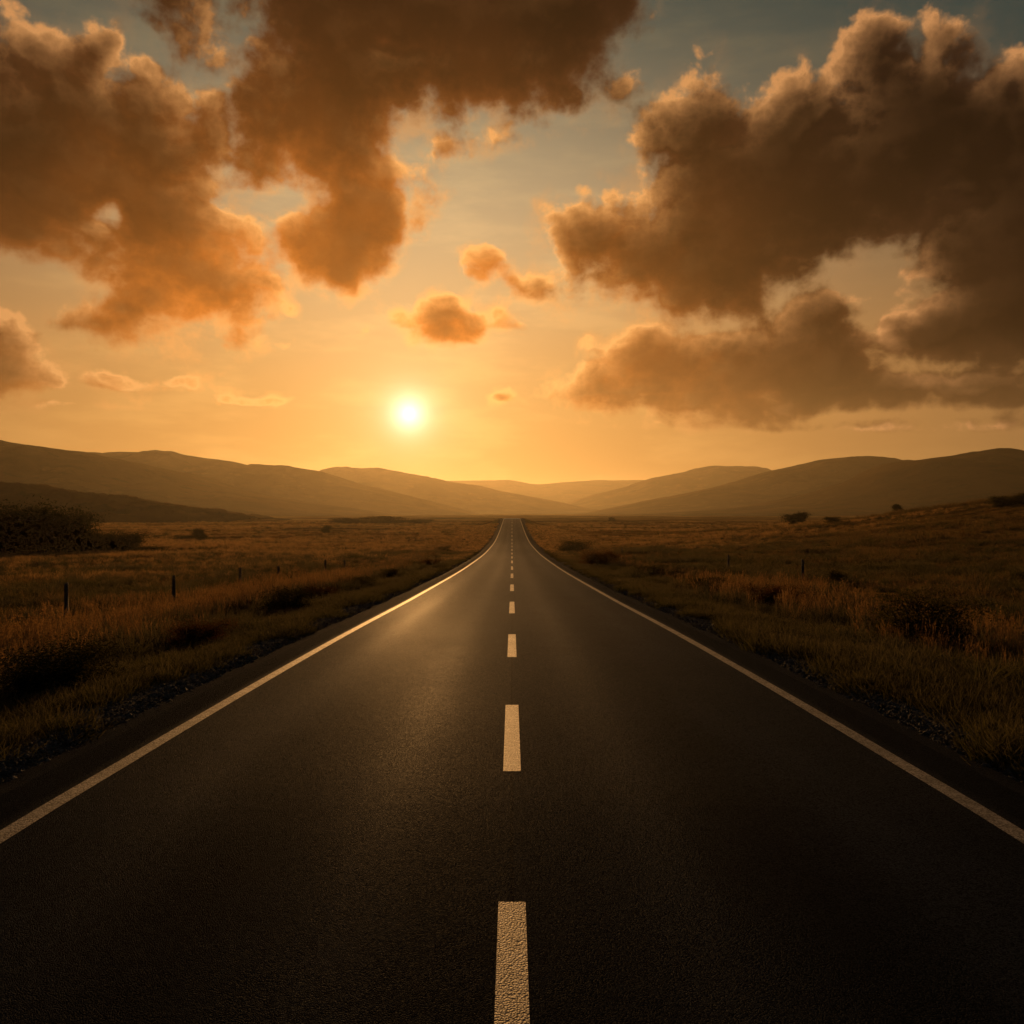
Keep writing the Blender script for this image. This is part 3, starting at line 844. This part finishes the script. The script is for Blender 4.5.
# loose stones and grit where the asphalt crumbles into the verge
def stone_mesh(k):
    bm = bmesh.new(); bmesh.ops.create_icosphere(bm, subdivisions=1, radius=1)
    for v in bm.verts:
        v.co *= random.uniform(.7, 1.2); v.co.z *= .6
    me = bpy.data.meshes.new('stone'); bm.to_mesh(me); bm.free(); me.materials.append(M_STONE)
    return me
M_STONE, T_, b_ = material('road_grit')
T_.put(b_.inputs['Base Color'], T_.mix(T_.n('ShaderNodeObjectInfo').outputs['Random'], (.035, .033, .031), (.14, .13, .12)))
b_.inputs['Roughness'].default_value = .9; b_.inputs['Specular IOR Level'].default_value = .1
GRIT = tuft_collection('road_stones', [stone_mesh(k) for k in range(5)])
y = 1.5 + 60 * rng.uniform(0, 1, 30000) ** 1.9; x = (4.30 + np.abs(rng.normal(0, .30, 30000))) * rng.choice([-1, 1], 30000)
scatter('gravel', 'dark loose gravel along the crumbled edges of the asphalt', GRIT, x, y, rng.gamma(2.0, .0055, 30000) + .003, 1.0)

# ------------------------------------------------------------------ shrubs, thicket and trees
def tube(pts, rad, n=6):
    V, Fq = [], []
    pts = [np.array(p, float) for p in pts]
    for k, p in enumerate(pts):
        d = pts[min(k + 1, len(pts) - 1)] - pts[max(k - 1, 0)]; d /= np.linalg.norm(d) + 1e-9
        u = np.cross(d, (0.3, 1, .1)); u /= np.linalg.norm(u); w = np.cross(d, u)
        for j in range(n):
            a = 2 * math.pi * j / n
            V.append(p + (u * math.cos(a) + w * math.sin(a)) * rad[k])
    for k in range(len(pts) - 1):
        for j in range(n):
            Fq.append((k * n + j, k * n + (j + 1) % n, (k + 1) * n + (j + 1) % n, (k + 1) * n + j))
    return V, Fq

def plant_meshes(kind, seed, leaf, n_leaf, mat, spread=1.0, trunk=False):
    """a unit plant (1 m high, about 'spread' wide): leaf clumps round the twig ends, and branching stems"""
    rg = np.random.default_rng(seed)
    SV, SF, tips = [], [], []
    def add_tube(p, r):
        v, f = tube(p, r); o = len(SV); SV.extend(v); SF.extend([tuple(o + i for i in q) for q in f])
    nst = 1 if trunk else 7
    for s in range(nst):
        a = 2 * math.pi * s / nst + rg.uniform(-.4, .4); out = 0 if trunk else rg.uniform(.15, .42) * spread
        top = np.array([math.cos(a) * out, math.sin(a) * out, rg.uniform(.45, .72)])
        b0 = np.array([math.cos(a) * .04, math.sin(a) * .04, -.06])
        midp = (b0 + top) / 2 + rg.normal(0, .03, 3)
        add_tube([b0, midp, top], [.030 if trunk else .014, .022 if trunk else .010, .006])
        for q in range(16 if trunk else 6):
            t = rg.uniform(.25, 1.0); p = b0 * (1 - t) + top * t if t > .5 else b0 * (1 - 2 * t) + midp * 2 * t
            a2 = rg.uniform(0, 2 * math.pi); ln = rg.uniform(.12, .34)
            e = p + np.array([math.cos(a2) * ln * spread, math.sin(a2) * ln * spread, rg.uniform(-.06, .26)])
            e[2] = max(e[2], .07)
            rr = math.hypot(e[0], e[1]) / (spread * .52)
            if rr > 1: e[:2] /= rr
            e[2] = min(e[2], .95 - .28 * min(rr, 1) ** 2)
            add_tube([p, (p + e) / 2 + rg.normal(0, .015, 3), e], [.008, .005, .002]); tips.append(e)
    if not trunk:
        for _ in range(16):                                  # skirts low to the ground
            a = rg.uniform(0, 2 * math.pi); r = rg.uniform(.2, .5) * spread
            tips.append(np.array([math.cos(a) * r, math.sin(a) * r, rg.uniform(.05, .25)]))
    tips = np.array(tips)
    sz = rg.uniform(.07, .15, len(tips))
    k = rg.integers(0, len(tips), n_leaf)
    c = tips[k] + rg.normal(0, 1, (n_leaf, 3)) * sz[k][:, None] * np.array([1.05 * spread ** .5, 1.05 * spread ** .5, .75])
    stray = rg.uniform(0, 1, n_leaf) < .05
    c[stray] += rg.normal(0, .06, (stray.sum(), 3))
    c[:, 2] = np.where(c[:, 2] < .01, rg.uniform(.0, .12, n_leaf), c[:, 2])
    u = rg.normal(0, 1, (n_leaf, 3)); u /= np.linalg.norm(u, axis=1)[:, None]
    w = np.cross(u, rg.normal(0, 1, (n_leaf, 3))); w /= np.linalg.norm(w, axis=1)[:, None]
    ls = leaf * rg.uniform(.6, 1.4, n_leaf)[:, None]
    V = np.stack([c - u * ls, c - w * ls * .45, c + u * ls, c + w * ls * .45], 1).reshape(-1, 3)
    Fq = np.arange(n_leaf * 4).reshape(-1, 4)
    top_z = np.percentile(V[:, 2], 99.5)
    V[:, 2] /= top_z
    SVa = np.array(SV); SVa[:, 2] /= top_z
    name = 'crown' if trunk else 'foliage'
    return mesh_from(kind + '_' + name, V, Fq, mat), mesh_from(kind + '_stems', SVa, SF, M_WOOD, True), name, ('trunk' if trunk else 'stem')

BRAMBLE = [plant_meshes('bramble', 50 + k, .019, 12000, M_RUST if k == 1 else M_FOLI, 1.0) for k in range(3)]
BUSH = [plant_meshes('bush', 70 + k, .022, 10000, M_FOLI, 1.0) for k in range(3)]
TREE = [plant_meshes('tree', 90 + k, .036, 6000, M_FOLI, 1.0, True) for k in range(2)]

def plant(name, cat, kit, px, py, wpx, hpx, label, group, rz=None, dist=None):
    """stand a plant where the photograph shows its foot, at the size it has there"""
    if dist is None:
        X, D = hit(px, py)
    else:
        D = dist; X = (px - 512) / F_PX * D
    zg = float(land(np.array(X), np.array(D)))
    h = hpx / F_PX * D; w = wpx / F_PX * D
    root = empty(name, (X, D, zg - .03 * h), rng.uniform(0, 6.28) if rz is None else rz, (w, w, h))
    tag(root, label, cat, group)
    fo, st, n1, n2 = kit
    obj(n1, fo, root); obj(n2, st, root)
    print(f'{name:16s} px {px:5.0f} at {D:6.1f} m, {h:.2f} m high, {w:.2f} m wide')
    return root

GB = 'dark bramble clumps along the verges'  # those on the left stand in for shaded gaps under the tall grass
for k, (px, py, w, h, lab) in enumerate([
    (62, 690, 112, 48, 'largest dark bramble in place of a shaded gap low in the tall grass of the left verge'),
    (200, 645, 52, 26, 'second largest bramble in place of a shaded gap on the left verge, at the foot of the tall grass'),
    (236, 618, 34, 18, 'small dark bramble in place of a shaded gap just beneath the third fence post from the left'),
    (290, 612, 54, 24, 'wide bramble in place of a shaded gap below the fourth fence post from the left'),
    (320, 600, 32, 15, 'bramble in place of a shaded gap under the fifth fence post from the left'),
    (356, 589, 40, 14, 'low flat bramble in place of a shaded gap just right of the last left fence post'),
    (392, 578, 22, 10, 'small bramble in place of a shaded gap on the left verge between wide low clump and roadside'),
    (430, 566, 18, 8, 'tiny bramble in place of a shaded gap on the left verge near where the road bends upward'),
    (443, 552, 14, 6, 'farthest and smallest bramble in place of a shaded gap on the left verge'),
    (574, 551, 30, 11, 'farthest bramble clump on the right verge, beside the narrowing road'),
    (599, 565, 36, 15, 'rounded bramble clump on the right verge beside the farthest right fence post'),
    (652, 576, 34, 12, 'low bramble clump on the right verge just left of the middle right fence post'),
    (708, 592, 44, 16, 'wide bramble clump below the middle right fence post'),
    (776, 606, 46, 22, 'bramble clump on the right verge in front of the nearest right fence post'),
    (836, 584, 22, 15, 'small round bramble standing alone right of the nearest right fence post'),
    (925, 648, 84, 58, 'largest dark bramble mound on the right verge, near the right edge'),
]):
    plant('bramble', 'bush', BRAMBLE[k % 3], px, py, w, h, lab, GB)

GC = 'thicket bushes on the left below the dark ridge'
for k, (px, py, w, h, lab) in enumerate([
    (-52, 554, 80, 46, 'thicket bush mostly cut off by the left edge of the photo'),
    (8, 553, 66, 47, 'tall dark thicket bush at the left edge of the photo'),
    (44, 553, 62, 48, 'tallest dark bush in the middle of the left thicket'),
    (76, 552, 48, 40, 'lower right shoulder bush of the dark left thicket'),
    (98, 552, 30, 20, 'low bush filling the gap at the right end of the left thicket'),
]):
    plant('thicket_bush', 'bush', BUSH[k % 3], px, py, w, h * 1.04, lab, GC)
plant('bush', 'bush', BUSH[1], 123, 552, 36, 21, 'rounded bush standing apart just right of the dark left thicket', 'bushes in the open fields')
plant('bush', 'bush', BUSH[2], 148, 552, 40, 6, 'low trailing scrub right of the rounded bush by the thicket', 'bushes in the open fields')
for k, (px, py, w, h, lab) in enumerate([
    (184, 540, 20, 5, 'low flat bush touching the left side of the small field tree'),
    (326, 533, 9, 8, 'lone small bush in the left field in front of the golden hill'),
    (348, 523, 34, 5, 'left end bush of the far hedge line beyond the left field'),
    (384, 523, 44, 7, 'longest bush of the far hedge line beyond the left field'),
    (418, 523, 26, 4, 'right end bush of the far hedge line, toward the road'),
    (612, 521, 6, 4, 'tiny far bush right of where the road ends'),
    (833, 523, 15, 7, 'low bush between two trees on the skyline of the right field'),
    (1003, 505, 20, 12, 'left one of two dark bushes on top of the right hand rise'),
    (1026, 504, 24, 13, 'right one of two dark bushes on the rise, cut by the photo edge'),
]):
    plant('bush', 'bush', BUSH[k % 3], px, py, w, h, lab, 'bushes in the open fields', dist={1003: 150, 1026: 148}.get(px))
for k, (px, py, w, h, lab) in enumerate([
    (200, 541, 16, 12, 'small round tree in the left field right of the thicket'),
    (795, 525, 24, 13, 'broad round tree, largest on the skyline of the right field'),
    (898, 518, 11, 9, 'smallest tree on the skyline of the right field, toward the right edge'),
]):
    plant('field_tree', 'tree', TREE[k % 2], px, py, w, h, lab, 'small trees in the open fields', dist={898: 205}.get(px))

# ------------------------------------------------------------------ fence posts
def post_mesh(seed):
    rg = np.random.default_rng(seed)
    bm = bmesh.new()
    n = 10; rings = []
    for k, (z, r) in enumerate([(-.35, .056), (.0, .057), (.25, .054), (.55, .055), (.85, .052), (.97, .050), (1.0, .036)]):
        ring = []
        for j in range(n):
            a = 2 * math.pi * j / n
            rr = r * (1 + .10 * math.sin(3 * a + seed) + rg.normal(0, .03))
            ring.append(bm.verts.new((rr * math.cos(a) + .012 * math.sin(2.2 * z + seed), rr * math.sin(a), z + (.02 * math.cos(a + seed) if k > 4 else 0))))
        rings.append(ring)
    for r0, r1 in zip(rings, rings[1:]):
        for j in range(n):
            bm.faces.new((r0[j], r0[(j + 1) % n], r1[(j + 1) % n], r1[j]))
    bm.faces.new(rings[-1])
    me = bpy.data.meshes.new('fence_post'); bm.to_mesh(me); bm.free()
    me.materials.append(M_WOOD)
    return me

for px, top, base, D, lab in [
    (66, 583, 617, 28.3, 'leftmost and nearest dark fence post in the tall grass on the left'),
    (173, 575.5, 608, 36.5, 'second fence post from the left edge, in tall grass'),
    (241, 568, 594, 46.5, 'third fence post from the left edge'),
    (278.5, 566, 585, 54.0, 'fourth fence post from the left edge'),
    (325, 559.5, 579, 66.5, 'fifth fence post from the left edge'),
    (345, 559.5, 573, 76.0, 'last visible fence post on the left, closest to the road'),
    (803, 559.5, 585, 46.5, 'nearest fence post on the right, tallest of that side'),
    (728, 555, 572, 62.5, 'middle fence post on the right'),
    (622, 552, 563, 96.0, 'farthest fence post on the right, nearest the road'),
]:
    X = (px - 512) / F_PX * D; zt = CAM_Z - (top - 512) / F_PX * D
    zg = float(land(np.array(X), np.array(D)))
    o = obj('fence_post', post_mesh(int(px)))
    h = max(zt - zg, .7)
    o.location = (X, D, zg); o.scale = (1 + D / 160, 1 + D / 160, h)
    o.rotation_euler = (rng.normal(0, .02), rng.normal(0, .025), rng.uniform(0, 6))
    tag(o, lab, 'fence post', 'old fence posts along the verges')
    print('post', px, 'ground', round(zg, 2), 'height', round(zt - zg, 2))
